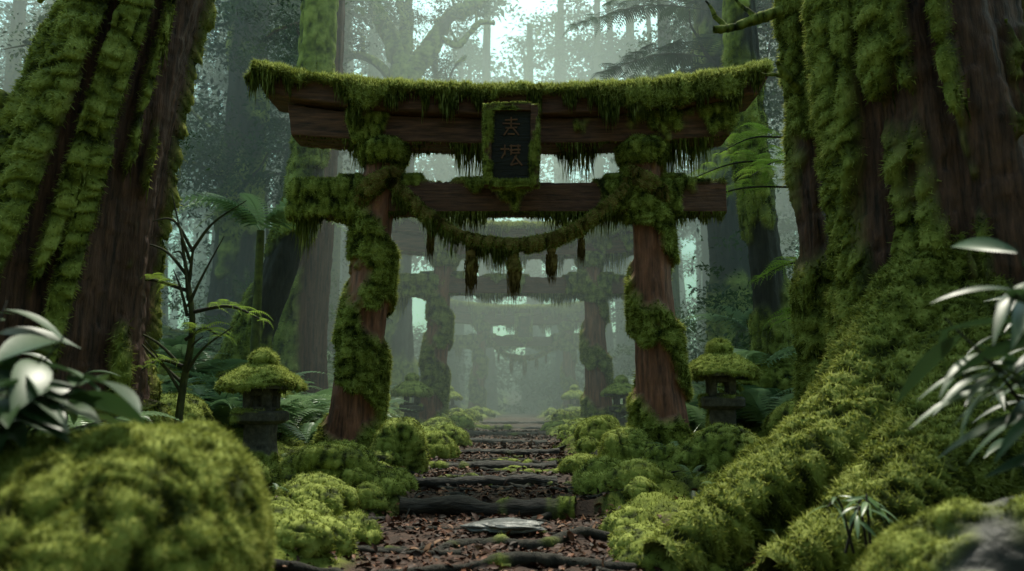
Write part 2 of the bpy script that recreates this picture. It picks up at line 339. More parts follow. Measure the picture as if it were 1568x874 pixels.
# ------------------------------------------------------------------ torii
def torii_parts():
    parts = []
    for nm, xb, xt, s, bb in (('pillar_left', -2.03, -1.70, 3, .0), ('pillar_right', 1.92, 1.72, 8, .06)):
        zz = np.array([-.4, 0, .25, .6, 1.2, 2.2, 3.2, 4.3]); rr = np.array([.50, .43, .36, .32, .285, .245, .22, .20])
        xs = xb + (xt - xb) * np.clip(zz, 0, 9) / 4.3 + .02 * np.sin(zz * 2 + s)
        V, F = tube(np.column_stack([xs, 0 * zz, zz]), rr, 400, 90, lambda z, t: 1 + .03 * np.sin(3 * t + z * .8 + s) + .02 * np.sin(7 * t - z))
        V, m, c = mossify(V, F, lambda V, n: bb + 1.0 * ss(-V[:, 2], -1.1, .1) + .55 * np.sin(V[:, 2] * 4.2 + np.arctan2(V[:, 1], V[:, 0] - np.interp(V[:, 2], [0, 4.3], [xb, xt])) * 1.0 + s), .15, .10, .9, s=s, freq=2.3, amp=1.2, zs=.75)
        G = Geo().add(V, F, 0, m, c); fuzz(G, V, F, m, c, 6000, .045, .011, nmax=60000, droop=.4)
        drips_on(G, V, F, m, 1100, .03, .22, .011)
        parts.append((nm, G, [M_pill, M_fuzz]))
        V, F = loft([(4.02, .20, .20), (4.06, .27, .27), (4.20, .31, .31), (4.27, .27, .27)], 40, 90, p=2.4)
        V = V + np.array([xt, 0, 0]); V, m, c = mossify(V, F, lambda V, n: .8 + 0 * V[:, 0], .11, .045, .5, s=s + 1)
        G = Geo().add(V, F, 0, m, c); fuzz(G, V, F, m, c, 6000, .04, .010, droop=.5); drips_on(G, V, F, m * (V[:, 2] < 4.1), 120, .03, .16)
        parts.append((nm + '_collar', G, [M_pill, M_fuzz]))
    up = lambda x, a: a * (np.abs(x) / 3.35) ** 2.3
    lin = lambda V, f, s: fbm(np.column_stack([V[:, 0] * f, 0 * V[:, 0], 0 * V[:, 0]]), 2, s)
    zb = lambda x: 4.56 + up(x, .30); zt = lambda x: 4.86 + up(x, .34)
    V, F = beam(-3.3, 3.3, 520, .34, zb, zt, 80, slant=.028)
    def bi(V, n): return .85 * n[:, 2] - .25 + 2.6 * (V[:, 2] - zt(V[:, 0]) + .07) * (np.abs(n[:, 2]) < .7) + .6 * ss(lin(V, 1.1, 61), .5, .7)
    V, m, c = mossify(V, F, bi, .14, .12, .9, s=60, freq=2.6, amp=.9, zs=.5)
    c = np.clip(c + .25, 0, 1)
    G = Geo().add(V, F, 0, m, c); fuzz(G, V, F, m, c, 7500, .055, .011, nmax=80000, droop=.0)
    drips_on(G, V, F, m * (V[:, 1] < 0) * (vnormals(V, F)[:, 2] < .4), 2600, .05, .5, .015, clump=4); drips_on(G, V, F, m * (V[:, 1] > 0), 300, .03, .2)
    # heavy hanging tufts over the front edge
    for xc, wd, L, k in ((-3.15, .15, .38, 90), (-2.15, .16, .34, 90), (-1.55, .2, .30, 90), (-.82, .16, .40, 110), (-.45, .1, .22, 50), (.75, .12, .24, 60), (1.25, .16, .42, 110), (1.6, .22, .46, 140), (2.1, .12, .28, 60), (2.75, .15, .25, 60), (3.15, .12, .3, 70)):
        xs = xc + wd * R.normal(size=k) * .6; prof = np.exp(-((xs - xc) / wd) ** 2)
        z0 = zt(xs) - R.uniform(-.02, .12, k); drips(G, np.column_stack([xs, -.37 - .06 * R.random(k) - .02 * prof, z0 + .03]), L * prof * (.35 + .65 * R.random(k)) + .04, .011 + .014 * R.random(k), cav=.7)
    parts.append(('kasagi', G, [M_wood, M_fuzz]))
    zb2 = lambda x: 4.20 + up(x, .16); zt2 = lambda x: 4.555 + up(x, .28)
    V, F = beam(-2.9, 2.86, 440, .235, zb2, zt2, 60, slant=.012)
    V, m, c = mossify(V, F, lambda V, n: -.75 + 1.5 * (V[:, 2] - zt2(V[:, 0]) + .1) + .9 * ss(lin(V, 1.1, 61), .5, .7), .13, .06, 1, s=62, freq=2.2)
    G = Geo().add(V, F, 0, m, c); fuzz(G, V, F, m, c, 5000, .04, .010, droop=.5)
    q = 1800; xs = R.uniform(-2.8, 2.8, q); cl = ss(fbm(np.column_stack([xs * 2.2, 0 * xs, 0 * xs]), 3, 71), .36, .66)
    drips(G, np.column_stack([xs, R.choice([-.22, -.1, .1, .22], q), zb2(xs) + .02]), .03 + .55 * cl * R.random(q) ** 1.6, .006 + .011 * R.random(q), cav=.6)
    parts.append(('shimaki', G, [M_wood, M_fuzz]))
    zb3 = lambda x: 3.31 + 0 * x; zt3 = lambda x: 3.72 + 0 * x
    V, F = beam(-2.84, 2.78, 440, .13, zb3, zt3, 60)
    V, m, c = mossify(V, F, lambda V, n: -.50 + .5 * n[:, 2] + 1.3 * ss(np.abs(V[:, 0]), 1.5, 2.1) * (V[:, 0] < 0) + .9 * ss(V[:, 0], .7, 1.4) - .8 * ss(V[:, 0], 2.1, 2.4) + 1.2 * (V[:, 2] - 3.55), .14, .07, .9, s=64, freq=2.2)
    G = Geo().add(V, F, 0, m, c); fuzz(G, V, F, m, c, 6000, .04, .010, droop=.5)
    q = 2800; xs = R.uniform(-2.82, 2.76, q); cl = ss(fbm(np.column_stack([xs * 1.8, 0 * xs, 0 * xs]), 3, 75), .30, .62) * (.6 + .6 * (xs < -1.8))
    drips(G, np.column_stack([xs, R.choice([-.13, -.05, .1], q), zb3(xs) + .02]), .04 + .52 * cl * R.random(q) ** 1.6, .006 + .013 * R.random(q), cav=.65)
    parts.append(('nuki', G, [M_wood, M_fuzz]))
    G = Geo()
    for x in (-2.12, -1.32, 1.36, 2.12):
        V, F = loft([(3.70, .12, .11), (3.82, .14, .115)], 20, 40); V = V + np.array([x, 0, 0]); V, m, c = mossify(V, F, lambda V, n: .7 + 0 * n[:, 2], .12, .03, .6, s=66)
        G.add(V, F, 0, m, c); fuzz(G, V, F, m, c, 5000, .03, .009)
    parts.append(('wedges', G, [M_wood, M_fuzz]))
    return parts
def plaque_parts():
    G = Geo(); y = -.46
    def T(V):
        V = V.copy(); z = V[:, 2] - 3.6; V[:, 1] -= z * .10; return V
    V, F = box((-.01, y, 4.07), (.27, .03, .44)); G.add(T(V), F, 2, 0, .5, False)
    for c, h in (((-.30, y - .02, 4.07), (.042, .055, .50)), ((.28, y - .02, 4.07), (.042, .055, .50)), ((-.01, y - .02, 4.55), (.25, .05, .04)), ((-.01, y - .02, 3.59), (.25, .05, .04))):
        V, F = loft([(-h[2], h[0], h[1]), (h[2], h[0], h[1])], 90 if h[2] > .3 else 16, 44); V = V + np.array(c)
        V, m, cc = mossify(V, F, lambda V, n: .1 + .6 * n[:, 2] + 0.5 * (V[:, 1] > y), .08, .02, .6, s=81, freq=5); G.add(T(V), F, 0, m, cc); fuzz(G, T(V), F, m, cc, 9000, .026, .008); drips_on(G, T(V), F, m, 50, .02, .08, .008)
    V, F = box((-.01, y + .26, 4.1), (.10, .22, .22)); G.add(V, F, 0, 0, .5, False)
    yy = y - .036
    def st(x, z, l, a, w=.009):
        V, F = box((0, 0, 0), (l / 2, .006, w), radians(a)); G.add(T(V + np.array([x - .01, yy, z])), F, 3, 0, R.random(), False)
    for a in ((0, 4.40, .16, 3), (0, 4.35, .22, -2), (0, 4.30, .15, 2), (0, 4.36, .15, 90), (-.06, 4.25, .12, 55), (.06, 4.25, .12, -50), (0, 4.22, .09, 0),
              (-.08, 4.02, .13, 90), (-.08, 4.03, .11, 0), (-.10, 3.95, .09, 60), (.05, 4.07, .14, 0), (.05, 4.02, .14, 3), (.05, 3.98, .12, -2), (.0, 4.02, .13, 88), (.09, 4.03, .12, 92), (.03, 3.89, .15, 60), (.09, 3.88, .15, -50), (.04, 3.84, .10, 15)): st(*a)
    return G
def rope_parts():
    G = Geo(); t = np.linspace(-1, 1, 11)
    xs = np.where(t < 0, -1.50, 1.5) * np.abs(t); zc = 2.86 + .80 * np.abs(t) ** 2.1; ys = -.16 - .12 * (1 - t * t)
    C = np.column_stack([xs, ys, zc])
    V, F = tube(C, np.full(11, .042), 340, 24)
    V, m, c = mossify(V, F, lambda V, n: .7 + 0 * n[:, 0], .10, .045, .9, s=91); c = np.clip(c + .15, 0, 1); G.add(V, F, 0, m, c); fuzz(G, V, F, m, c, 8000, .035, .009, droop=.6)
    drips_on(G, V, F, m * (vnormals(V, F)[:, 2] < 0), 1200, .03, .34, .011, clump=4)
    for xc, s in ((-1.76, 1), (1.76, -1)):
        for dz in (0, .10):
            a = np.linspace(0, 2 * pi, 17); r = .26
            Vp = np.column_stack([xc + r * np.cos(a), r * np.sin(a), 3.62 + dz + .16 * s * np.cos(a)]); V, F = tube(Vp, np.full(17, .038), 140, 18)
            V, m, c = mossify(V, F, lambda V, n: .8 + 0 * n[:, 0], .12, .045, .7, s=93 + int(dz * 100)); G.add(V, F, 0, m, c); fuzz(G, V, F, m, c, 6000, .035, .009, droop=.6); drips_on(G, V, F, m, 150, .03, .2)
    gt = Geo()
    for x, L, w in ((-1.04, .48, .05), (-.52, .70, .09), (.02, .66, .095), (.50, .52, .08), (.88, .45, .05)):
        z0 = float(np.interp(abs(x), np.linspace(0, 1.5, 30), 2.86 + .8 * (np.linspace(0, 1.5, 30) / 1.5) ** 2.1)) - .03; y0 = -.16 - .12 * (1 - (x / 1.5) ** 2)
        V, F = tube([(x, y0, z0), (x, y0, z0 - .1 * L), (x, y0, z0 - .25 * L), (x + .01, y0, z0 - .6 * L), (x, y0, z0 - .85 * L)], [.02, .025, w * .45, w * .8, w * .3], 60, 20)
        V, m, c = mossify(V, F, lambda V, n: -.1 + 2 * (V[:, 2] - z0 + .15), .06, .03, s=97, freq=5); gt.add(V, F, 0, m, c, True); fuzz(gt, V, F, m, c, 8000, .025, .008, 1)
        n = 190; a = R.random(n) * 2 * pi; rr = w * .9 * np.sqrt(R.random(n)); zz = z0 - L * (.3 + .45 * R.random(n))
        drips(gt, np.column_stack([x + rr * np.cos(a), y0 + rr * np.sin(a), zz]), L * (.10 + .42 * R.random(n) ** 1.5), .005 + .006 * R.random(n), 0, .6)
        V, F = tube([(x, y0, z0 - .20 * L), (x, y0, z0 - .24 * L), (x, y0, z0 - .28 * L)], [w * .7] * 3, 6, 14); gt.add(V, F, 0, 0, .8)
    return G, gt
TP = torii_parts(); PQ = plaque_parts(); RP, TS = rope_parts()
t1 = empty('torii_gate', (0, 10, 0)); kids = []
for nm, G, ms in TP: kids.append(make(nm, G, ms, t1))
pq = make('name_plaque', PQ, [M_wood, M_fuzz, M_panel, M_gold], t1)
rp = make('shimenawa_rope', RP, [M_straw, M_fuzz], t1); ts = make('rope_tassels', TS, [M_straw, M_fuzz], t1)
for loc, rz, withrope in (((.12, 18.2, .10), .03, False), ((.5, 32, -.10), -.03, True)):
    e = empty('torii_gate', loc); e.rotation_euler = (0, 0, rz)
    for k in kids + ([pq, rp, ts] if withrope else []):
        o = bpy.data.objects.new(k.name.split('.')[0], k.data); scene.collection.objects.link(o); o.parent = e
    if not withrope:
        G = Geo(); V, F = box((0, 0, 3.96), (.11, .10, .24)); G.add(V, F, 0, 0, .5, False); make('gakuzuka', G, [M_wood], e)
# ------------------------------------------------------------------ stone lanterns
def lantern(loc, sc, s, fz=6000):
    e = empty('stone_lantern', loc); e.scale = (sc,) * 3; e.rotation_euler = (0, 0, R.uniform(-.15, .15))
    def part(nm, rings, nr, ns, p, bias, cell=.1, thick=.025, fd=fz, off=(0, 0, 0), dr=0):
        V, F = loft(rings, nr, ns, p=p); V = V + np.array(off); V, m, c = mossify(V, F, bias, cell, thick, .8, s=s, freq=3, rough=.006)
        c = np.clip(c + .25, 0, 1)
        G = Geo().add(V, F, 0, m, c); fuzz(G, V, F, m, c, fd, .035, .009, droop=.2)
        if dr: drips_on(G, V, F, m * (np.hypot(V[:, 0], V[:, 1]) > .38) * (V[:, 2] < 1.1), dr, .02, .13, .012)
        return make(nm, G, [M_stone, M_fuzz], e)
    part('base', [(-.4, .30, .30), (.02, .28, .28), (.08, .24, .24)], 30, 60, 8, lambda V, n: .5 + 0 * n[:, 0])
    part('post', [(.05, .20, .20), (.35, .165, .165), (.58, .165, .165)], 50, 60, 9, lambda V, n: -.55 + .9 * ss(-V[:, 2], -.35, -.05))
    part('platform', [(.56, .20, .20), (.60, .27, .27), (.70, .275, .275), (.72, .25, .25)], 30, 70, 12, lambda V, n: -.45 + .5 * n[:, 2])
    for i, (a, b) in enumerate(((-1, -1), (1, -1), (1, 1), (-1, 1))):
        part('firebox_corner_%d' % (i + 1), [(.70, .05, .05), (1.02, .05, .05)], 14, 24, 12, lambda V, n: -.6 + 0 * n[:, 2], off=(a * .125, b * .125, 0), fd=0)
    for i, (dx, dy) in enumerate(((0, -1), (1, 0), (0, 1), (-1, 0))):
        for j, z in enumerate((.74, .95)):
            part('firebox_rail_%d_%d' % (i + 1, j + 1), [(z - .035, .078 if dx == 0 else .04, .078 if dy == 0 else .04), (z + .035, .078 if dx == 0 else .04, .078 if dy == 0 else .04)], 6, 24, 12, lambda V, n: -.6 + 0 * n[:, 2], off=(dx * .125, dy * .125, 0), fd=0)
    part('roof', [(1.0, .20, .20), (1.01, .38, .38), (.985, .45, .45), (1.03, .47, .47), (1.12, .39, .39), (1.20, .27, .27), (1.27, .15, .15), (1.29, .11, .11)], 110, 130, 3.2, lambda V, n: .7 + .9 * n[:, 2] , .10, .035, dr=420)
    part('finial', [(1.27, .08, .08), (1.32, .13, .13), (1.38, .15, .15), (1.44, .10, .10), (1.47, .04, .04)], 40, 50, 2.2, lambda V, n: .9 + 0 * n[:, 2], .09, .03)
for (a, b, c), sc_, s_, f_ in zip(LANT, (.95, 1.0, .88, .85, .85, .8), (1, 2, 3, 4, 5, 6), (6000, 6000, 2500, 2500, 1500, 1500)): lantern((a, b, c), sc_, s_, f_)
# ------------------------------------------------------------------ trees
def leafclump(n, sz, flat=.45):
    P = R.normal(size=(n, 3)) * np.array([.42, .42, .42 * flat]); A = R.normal(size=(n, 3)); A[:, 2] = A[:, 2] * .4 - .35
    N_ = np.tile([0, 0, 1.], (n, 1)) + R.normal(size=(n, 3)) * .6
    T = (np.array([[0, 0, 0], [.5, .22, .05], [1, 0, -.2], [.5, -.22, .05]]), np.array([[0, 2, 1], [0, 3, 2]]))
    return inst(T, P, A, N_, sz * (.6 + .8 * R.random(n)))
CL = [leafclump(75, .17), leafclump(65, .22, .3), leafclump(100, .13, .6)]
CLF = [leafclump(40, .27), leafclump(36, .30, .35), leafclump(44, .24, .6)]
def frondT(np_=20, wid=.28, arch=.55, m=5):
    Vs = []; Fs = []
    t = np.linspace(0, 1, 12); c = np.column_stack([t, 0 * t, .25 * np.sin(t * pi * .6) - arch * t ** 2.2])
    for sy in (1, -1): Vs.append(c + np.array([0, sy * .006, 0]))
    Fs.append(np.array([[i, i + 1, 12 + i] for i in range(11)] + [[i + 1, 13 + i, 12 + i] for i in range(11)])); n = 24
    for k in range(np_):
        tt = .12 + .86 * k / np_; w = wid * np.sin(pi * min(1, (tt * .9 + .12)) ) ** .7 * (1.05 - tt * .75); o = np.array([np.interp(tt, t, c[:, i]) for i in range(3)])
        for sd in (1, -1):
            u = np.linspace(0, 1, m); cc = o + np.column_stack([u * w * .35, sd * u * w, -.25 * w * u ** 2]); hw = .02 * (1 - u * .85) * (1.3 - tt * .6) * (1 + .35 * (np.arange(m) % 2))
            a = cc + np.column_stack([hw, 0 * u, 0 * u]); b = cc - np.column_stack([hw, 0 * u, 0 * u]); Vs.append(a); Vs.append(b)
            Fs.append(np.array([[n + i, n + i + 1, n + m + i] for i in range(m - 1)] + [[n + i + 1, n + m + i + 1, n + m + i] for i in range(m - 1)])); n += 2 * m
    return np.concatenate(Vs), np.concatenate(Fs)
FR = frondT(18, m=4); FR2 = frondT(13, wid=.3, arch=.4, m=4); FR3 = frondT(13, m=3)
SPRAY = frondT(16, wid=.4, arch=.5, m=3)
def clumps(g_, P, sc, dark=.4, C=None):
    P = np.atleast_2d(P); y0 = P[:, 1] - P[:, 2] / 2.2; x0 = P[:, 0] - .07 * P[:, 2]
    P = P[~((P[:, 2] > 4.5) & (y0 > 1) & (y0 < 13.5) & (np.abs(x0) < 4.6))]; n = len(P)
    if n == 0: return
    C = C or (CLF if P[0, 1] > 32 else CL)
    k = R.integers(len(C), size=n)
    for j in range(len(C)):
        q = P[k == j]
        if len(q) == 0: continue
        A = R.normal(size=(len(q), 3)); A[:, 2] *= .2; Nn = np.tile([0, 0, 1.], (len(q), 1)) + R.normal(size=(len(q), 3)) * .25
        VV, FF = inst(C[j], q, A, Nn, sc * (.6 + .8 * R.random(len(q))))
        nl = len(C[j][0]); base = np.repeat(np.clip(dark + R.normal(size=len(q)) * .2, 0, 1), nl); var = np.repeat(R.normal(size=len(q) * nl // 4) * .15, 4)
        g_.add(VV, FF, 2, 0, np.clip(base + var, 0, 1), False)
def limb(g_, p0, d, L, r, mossb, s, sub=3, leaf=.0, res=1., bend=.35, nleaf=9, path=None):
    k = 7; P = [np.array(p0, float)]; d = norm(np.array(d, float))
    for i in range(k - 1):
        d = norm(d + R.normal(size=3) * bend * .5 + np.array([0, 0, .06])); P.append(P[-1] + d * L / (k - 1))
    P = np.array(P) if path is None else crom(path, k)
    rad = r * np.linspace(1, .18, k)
    V, F = tube(P, rad, int(60 * res) + 10, int(10 * res) + 6); V, m, c = mossify(V, F, lambda V, n: mossb + .6 * n[:, 2], max(.1, r), r * .5, .8, s=s, rough=.01)
    g_.add(V, F, 0, m, c)
    for j in range(sub):
        t = R.uniform(.35, .95); q = P[int(t * (k - 1))]; dd = norm(d + R.normal(size=3) * .9)
        limb(g_, q, dd, L * R.uniform(.3, .55), r * .45, mossb, s + j, max(0, sub - 2) if sub > 2 else 0, leaf, res * .6, nleaf=nleaf)
    if leaf > 0:
        for q in P[3:]:
            clumps(g_, q + R.normal(size=(max(1, nleaf // 3), 3)) * leaf * .8, leaf)
def tree(name, pts, rad, nr, ns, bias, flute=None, cell=.28, thick=.12, s=0, fd=2500, fl=.045, fw=.011, fmax=75000, dr=600, roots=(), limbs=(), mats=None, crown=None, freq=1.2, amp=1.6, zs=.55):
    e = empty(name, tuple(pts[0])); o = -np.array(pts[0], float)
    mats = mats or [M_bark, M_fuzz, M_leaf]
    def fin(nm, G): ob = make(nm, G, mats, e); ob.location = tuple(o); return ob
    V, F = tube(pts, rad, nr, ns, flute); V, m, c = mossify(V, F, bias, cell, thick, 1.0, s=s, freq=freq, amp=amp, zs=zs, rough=.03)
    G = Geo().add(V, F, 0, m, c)
    vis = m * (V[:, 2] < 7)
    if fd: fuzz(G, V, F, vis, c, fd, fl, fw, nmax=fmax, droop=.5)
    if dr: drips_on(G, V, F, vis, dr, .03, .28, .013)
    fin('trunk', G)
    for i, (rp_, rr_) in enumerate(roots):
        V, F = tube(rp_, rr_, 200, 76, lambda z, t: 1 + .12 * np.sin(2 * t + z * 3 + i) + .07 * np.sin(5 * t + 2 * z)); V, m, c = mossify(V, F, lambda V, n: .75 + .3 * n[:, 2], .15, .10, .6, s=s + 5 + i, freq=1.5, rough=.02)
        G = Geo().add(V, F, 0, m, c); fuzz(G, V, F, m, c, fd * 1.6, fl, fw, nmax=40000, droop=.4); drips_on(G, V, F, m, dr // 2, .03, .14, .012); fin('root_%d' % (i + 1), G)
    if len(limbs) or crown:
        G = Geo()
        for l in limbs:
            if isinstance(l, dict): limb(G, l['path'][0], (0, 0, 1), l.get('L', 3), l['r'], l.get('m', .2), 3, l.get('sub', 2), l.get('leaf', 0), 1, path=l['path'])
            else: limb(G, *l)
        if crown:
            z0, z1, nb, rad_, lf = crown; P = crom(np.array(pts, float), 100)
            for _ in range(nb):
                z = R.uniform(z0, z1); b = P[np.argmin(np.abs(P[:, 2] - z))]; a = R.random() * 2 * pi
                limb(G, b, (cos(a), sin(a), R.uniform(-.25, .25)), rad_ * R.uniform(.5, 1.1) * (1.15 - .6 * (z - z0) / (z1 - z0)), .07, -.2, 1, 1, lf, .35)
        fin('limbs_and_crown', G)
    return e
fl1 = lambda z, t: 1 + (.05 + .14 * ss(-z, -2.2, .2)) * np.sin(4 * t + 1.3 + z * .25) + .05 * np.sin(9 * t + z * .5) + .02 * np.sin(19 * t)
tree('cedar_tree', [(-4.45, 7, -.5), (-4.4, 7, .3), (-4.28, 7, 1.2), (-4.05, 7, 2.4), (-3.80, 7, 3.6), (-3.52, 7.1, 5), (-3.0, 7.3, 8), (-2.7, 7.5, 12), (-2.5, 7.5, 17)], [1.35, 1.18, .92, .72, .58, .48, .40, .33, .15], 520, 190,
     lambda V, n: .55 - 1.3 * ss(n[:, 0], .40, .85) * (V[:, 2] > .9) + .4 * ss(-V[:, 2], -1.2, 0), fl1, s=100, thick=.16, cell=.26, fd=4200, dr=2400, zs=.9, amp=.9, freq=1.8,
     limbs=[((-3.9, 6.6, 2.9), (-.8, -.3, .45), 2.2, .06, .4, 4, 2, 0, 1.), ((-4.4, 6.6, 2.3), (-.9, -.4, .35), 1.6, .05, .4, 5, 2, 0, 1.), ((-3.3, 7, 5.0), (-.7, .3, .1), 2.4, .1, .3, 6, 3, .0, 1.)],
     crown=(12, 16, 4, 2.5, .5))
tree('cedar_tree', [(4.15, 6.8, -.5), (4.1, 6.8, .4), (4.0, 6.8, 1.3), (3.92, 6.8, 2.6), (3.82, 6.9, 4.4), (3.8, 7.2, 8), (3.9, 7.4, 12), (3.9, 7.5, 18)], [1.4, 1.2, .95, .84, .80, .68, .5, .2], 520, 220,
     lambda V, n: .25 - .55 * n[:, 0] * ss(V[:, 2], 1.2, 2) - 1.0 * np.exp(-((np.arctan2(-n[:, 1], n[:, 0]) - 1.9) / .32) ** 2) * ss(V[:, 2], 1.1, 1.7) + .35 * ss(-V[:, 2], -1.3, 0) - .3 * ss(n[:, 0], .0, .6), fl1, s=130, thick=.17, cell=.26, fd=4200, dr=3000, zs=.75,
     roots=[([(3.75, 6.5, 2.2), (3.25, 6.2, 1.3), (2.6, 5.9, .62), (1.95, 5.6, .25), (1.4, 5.35, .0), (.95, 5.1, -.15)], [.3, .45, .42, .29, .18, .08]),
            ([(3.9, 6.3, 1.5), (3.2, 5.6, .7), (2.6, 5.15, .3), (2.1, 4.85, .03), (1.5, 4.6, -.15)], [.4, .42, .34, .25, .08]),
            ([(4.2, 6.1, 1.3), (4.1, 5.2, .65), (3.6, 4.4, .3), (3.0, 3.9, -.1)], [.5, .45, .33, .1]),
            ([(3.5, 7.0, 1.2), (2.9, 7.1, .5), (2.3, 7.2, .2), (1.8, 7.3, -.05)], [.33, .28, .2, .1])],
     crown=(12, 17, 4, 2.5, .5))
tree('mossy_tree', [(3.25, 8.2, 0), (3.3, 8.2, 1.5), (3.22, 8.2, 3.0), (3.32, 8.2, 4.2), (3.22, 8.2, 5.5), (3.3, 8.3, 8), (3.3, 8.3, 12)], [.28, .18, .15, .16, .14, .12, .06], 380, 56,
     lambda V, n: .7 + 0 * n[:, 0], None, s=150, thick=.13, cell=.20, fd=4200, dr=1200, limbs=[((3.2, 8.1, 5.2), (-.9, -.1, .25), 1.0, .05, .9, 4, 2, 0, 1.), ((3.2, 8.1, 4.1), (-.5, -.3, .5), .6, .04, .9, 8, 1, 0, 1.)], crown=(9, 12, 4, 1.6, .4))
MT = [M_bark2, M_fuzz, M_leaf]
tree('mossy_tree', [(-5.0, 13.5, 0), (-4.6, 13.5, 1.6), (-4.0, 13.5, 3.4), (-3.7, 13.7, 5), (-3.6, 13.8, 9), (-3.4, 14, 15)], [.5, .34, .28, .25, .22, .1], 220, 50, lambda V, n: .3 - .3 * n[:, 0], fl1, s=170, thick=.1, cell=.25, fd=1500, fw=.016, dr=300, mats=MT, crown=(9, 14, 7, 2.5, .5))
tree('cedar_tree', [(-4.2, 15.5, 0), (-4.15, 15.5, 2), (-4.0, 15.5, 5), (-3.9, 15.5, 9), (-3.8, 15.5, 18)], [.65, .46, .40, .36, .2], 220, 56, lambda V, n: -.35 - .3 * n[:, 0], fl1, s=180, thick=.08, fd=900, fw=.016, dr=200, crown=(9, 17, 9, 3., .6))
tree('cedar_tree', [(-7.4, 20, 0), (-7.2, 20, 4), (-7.1, 20, 10), (-7, 20, 20)], [.8, .55, .48, .3], 140, 44, lambda V, n: -.1 + 0 * n[:, 0], fl1, s=190, fd=0, dr=0, mats=MT, crown=(6, 19, 14, 3.5, .75))
tree('cedar_tree', [(5.2, 18, 0), (5.15, 18, 3), (5.0, 18, 8), (4.9, 18, 18)], [.75, .5, .42, .25], 180, 50, lambda V, n: .15 + 0 * n[:, 0], fl1, s=200, fd=700, fw=.02, dr=200, mats=MT, crown=(7, 17, 12, 3.2, .7))
tree('mossy_tree', [(4.5, 13, 0), (4.35, 13, 2), (4.2, 13, 4.4), (4.1, 13, 5.6), (4.05, 13, 9), (4., 13, 13)], [.4, .27, .24, .26, .2, .1], 220, 50, lambda V, n: .35 + 0 * n[:, 0], fl1, s=210, thick=.09, fd=1600, fw=.016, dr=300, mats=MT, crown=(8, 13, 6, 2.4, .5))
tree('beech_tree', [(-3.9, 26, 0), (-3.85, 26, 4), (-3.8, 26, 8), (-3.8, 26, 12.6)], [.8, .48, .42, .36], 160, 44, lambda V, n: .1 + 0 * n[:, 0], fl1, s=220, fd=0, dr=0, mats=MT,
     limbs=[dict(path=[(-3.85, 26, 12.2), (-4.2, 26, 13.6), (-4.9, 26, 15), (-5.1, 26, 17.5)], r=.28, leaf=.5), dict(path=[(-3.75, 26, 12.2), (-3.1, 26, 13), (-2.2, 26, 14.4), (-1.2, 26, 15.1), (-.2, 26, 16.2)], r=.28, sub=3, leaf=.5),
            dict(path=[(-3.8, 26, 12.4), (-3.7, 26, 14.5), (-3.3, 26, 17.5)], r=.22, leaf=.5), dict(path=[(-3.9, 26, 11.3), (-4.8, 26, 12.8), (-6.2, 26, 12.9), (-7.3, 26, 12.6), (-7.9, 25.6, 13.4)], r=.16, sub=3, L=2),
            dict(path=[(-2.6, 26, 13.7), (-1.9, 26, 13.4), (-1.2, 26, 14.2), (-.6, 26, 14.2)], r=.1, L=1.5), dict(path=[(-3.6, 26, 9.5), (-2.6, 26, 10.6), (-2.1, 26, 12.4), (-1.6, 26, 13)], r=.1, L=2)])
# ------------------------------------------------------------------ distant forest
G = Geo()
def dtrunk(x, y, r, h, lean=0, leaf=1., dark=.35, low=3., Ls=1.):
    z = gz(x, y); k = 5; t = np.linspace(0, 1, k); P = np.column_stack([x + lean * t * h + R.normal(size=k) * .1, y + 0 * t, z - .3 + t * h])
    rr = r * (1.25 - .75 * t); rr[0] *= 1.35
    V, F = tube(P, rr, 30, 12)
    G.add(V, F, 0, .55 * ss(fbm(V * .7, 3, 6), .42, .6), .4)
    if leaf:
        for _ in range(int(h * 1.2 * leaf)):
            zz = R.uniform(low, h); a = R.random() * 2 * pi; L = Ls * R.uniform(1., 3.2) * (1.2 - .7 * zz / h); b = np.array([x + lean * zz, y, z + zz]); d = np.array([cos(a), sin(a), R.uniform(-.35, .2)])
            V, F = tube([b, b + d * L * .5, b + d * L + np.array([0, 0, -.2])], [.05, .03, .01], 6, 4); G.add(V, F, 0, .2, .3)
            q = b + d * L * R.uniform(.35, 1.1, (4, 1)) + R.normal(size=(4, 3)) * .3; clumps(G, q, .75 + .45 * (y > 35), dark)
for _ in range(52):
    y = R.uniform(19, 45); x = R.uniform(-1, 1) * (.68 * y + 3)
    if abs(x) < 3.4 + .02 * y and y < 40: continue
    dtrunk(x, y, R.uniform(.14, .5), R.uniform(13, 24), R.uniform(-.03, .03), .8, .35, R.uniform(4, 9))
for _ in range(46):
    y = R.uniform(45, 80); x = R.uniform(-1, 1) * (.66 * y); dtrunk(x, y, R.uniform(.2, .6), R.uniform(22, 34), R.uniform(-.03, .03), .45, .35, R.uniform(4, 12), 1.7)
for x, y in ((-1.5, 44), (3.2, 47), (1.2, 52), (-3.5, 50), (5, 43)): dtrunk(x, y, R.uniform(.25, .4), R.uniform(24, 28), 0, .6, .35, 7, 1.5)
for _ in range(90):
    y = R.uniform(14, 50); x = R.uniform(-1, 1) * (.65 * y + 2)
    if abs(x) < 3.2 + .02 * y: continue
    dtrunk(x, y, R.uniform(.025, .09), R.uniform(5, 12), R.uniform(-.12, .12), .4 if R.random() < .4 else 0, .4, 2., .7)
make('distant_trees', G, [M_bark2, M_fuzz, M_leaf])
G = Geo()
for _ in range(330):
    y = R.uniform(12, 48); x = (3.5 + .03 * y + R.exponential(4)) * R.choice([-1, 1]); z = gz(x, y)
    q = np.array([x, y, z + R.uniform(.2, 2.6)]) + R.normal(size=(3, 3)) * .5; clumps(G, q, .6, .6)
for _ in range(160):
    y = R.uniform(42, 75); x = R.uniform(-9, 10); q = np.array([x, y, gz(x, y) + R.uniform(.1, 3.)]) + R.normal(size=(3, 3)) * .6; clumps(G, q, 1.1, .6)
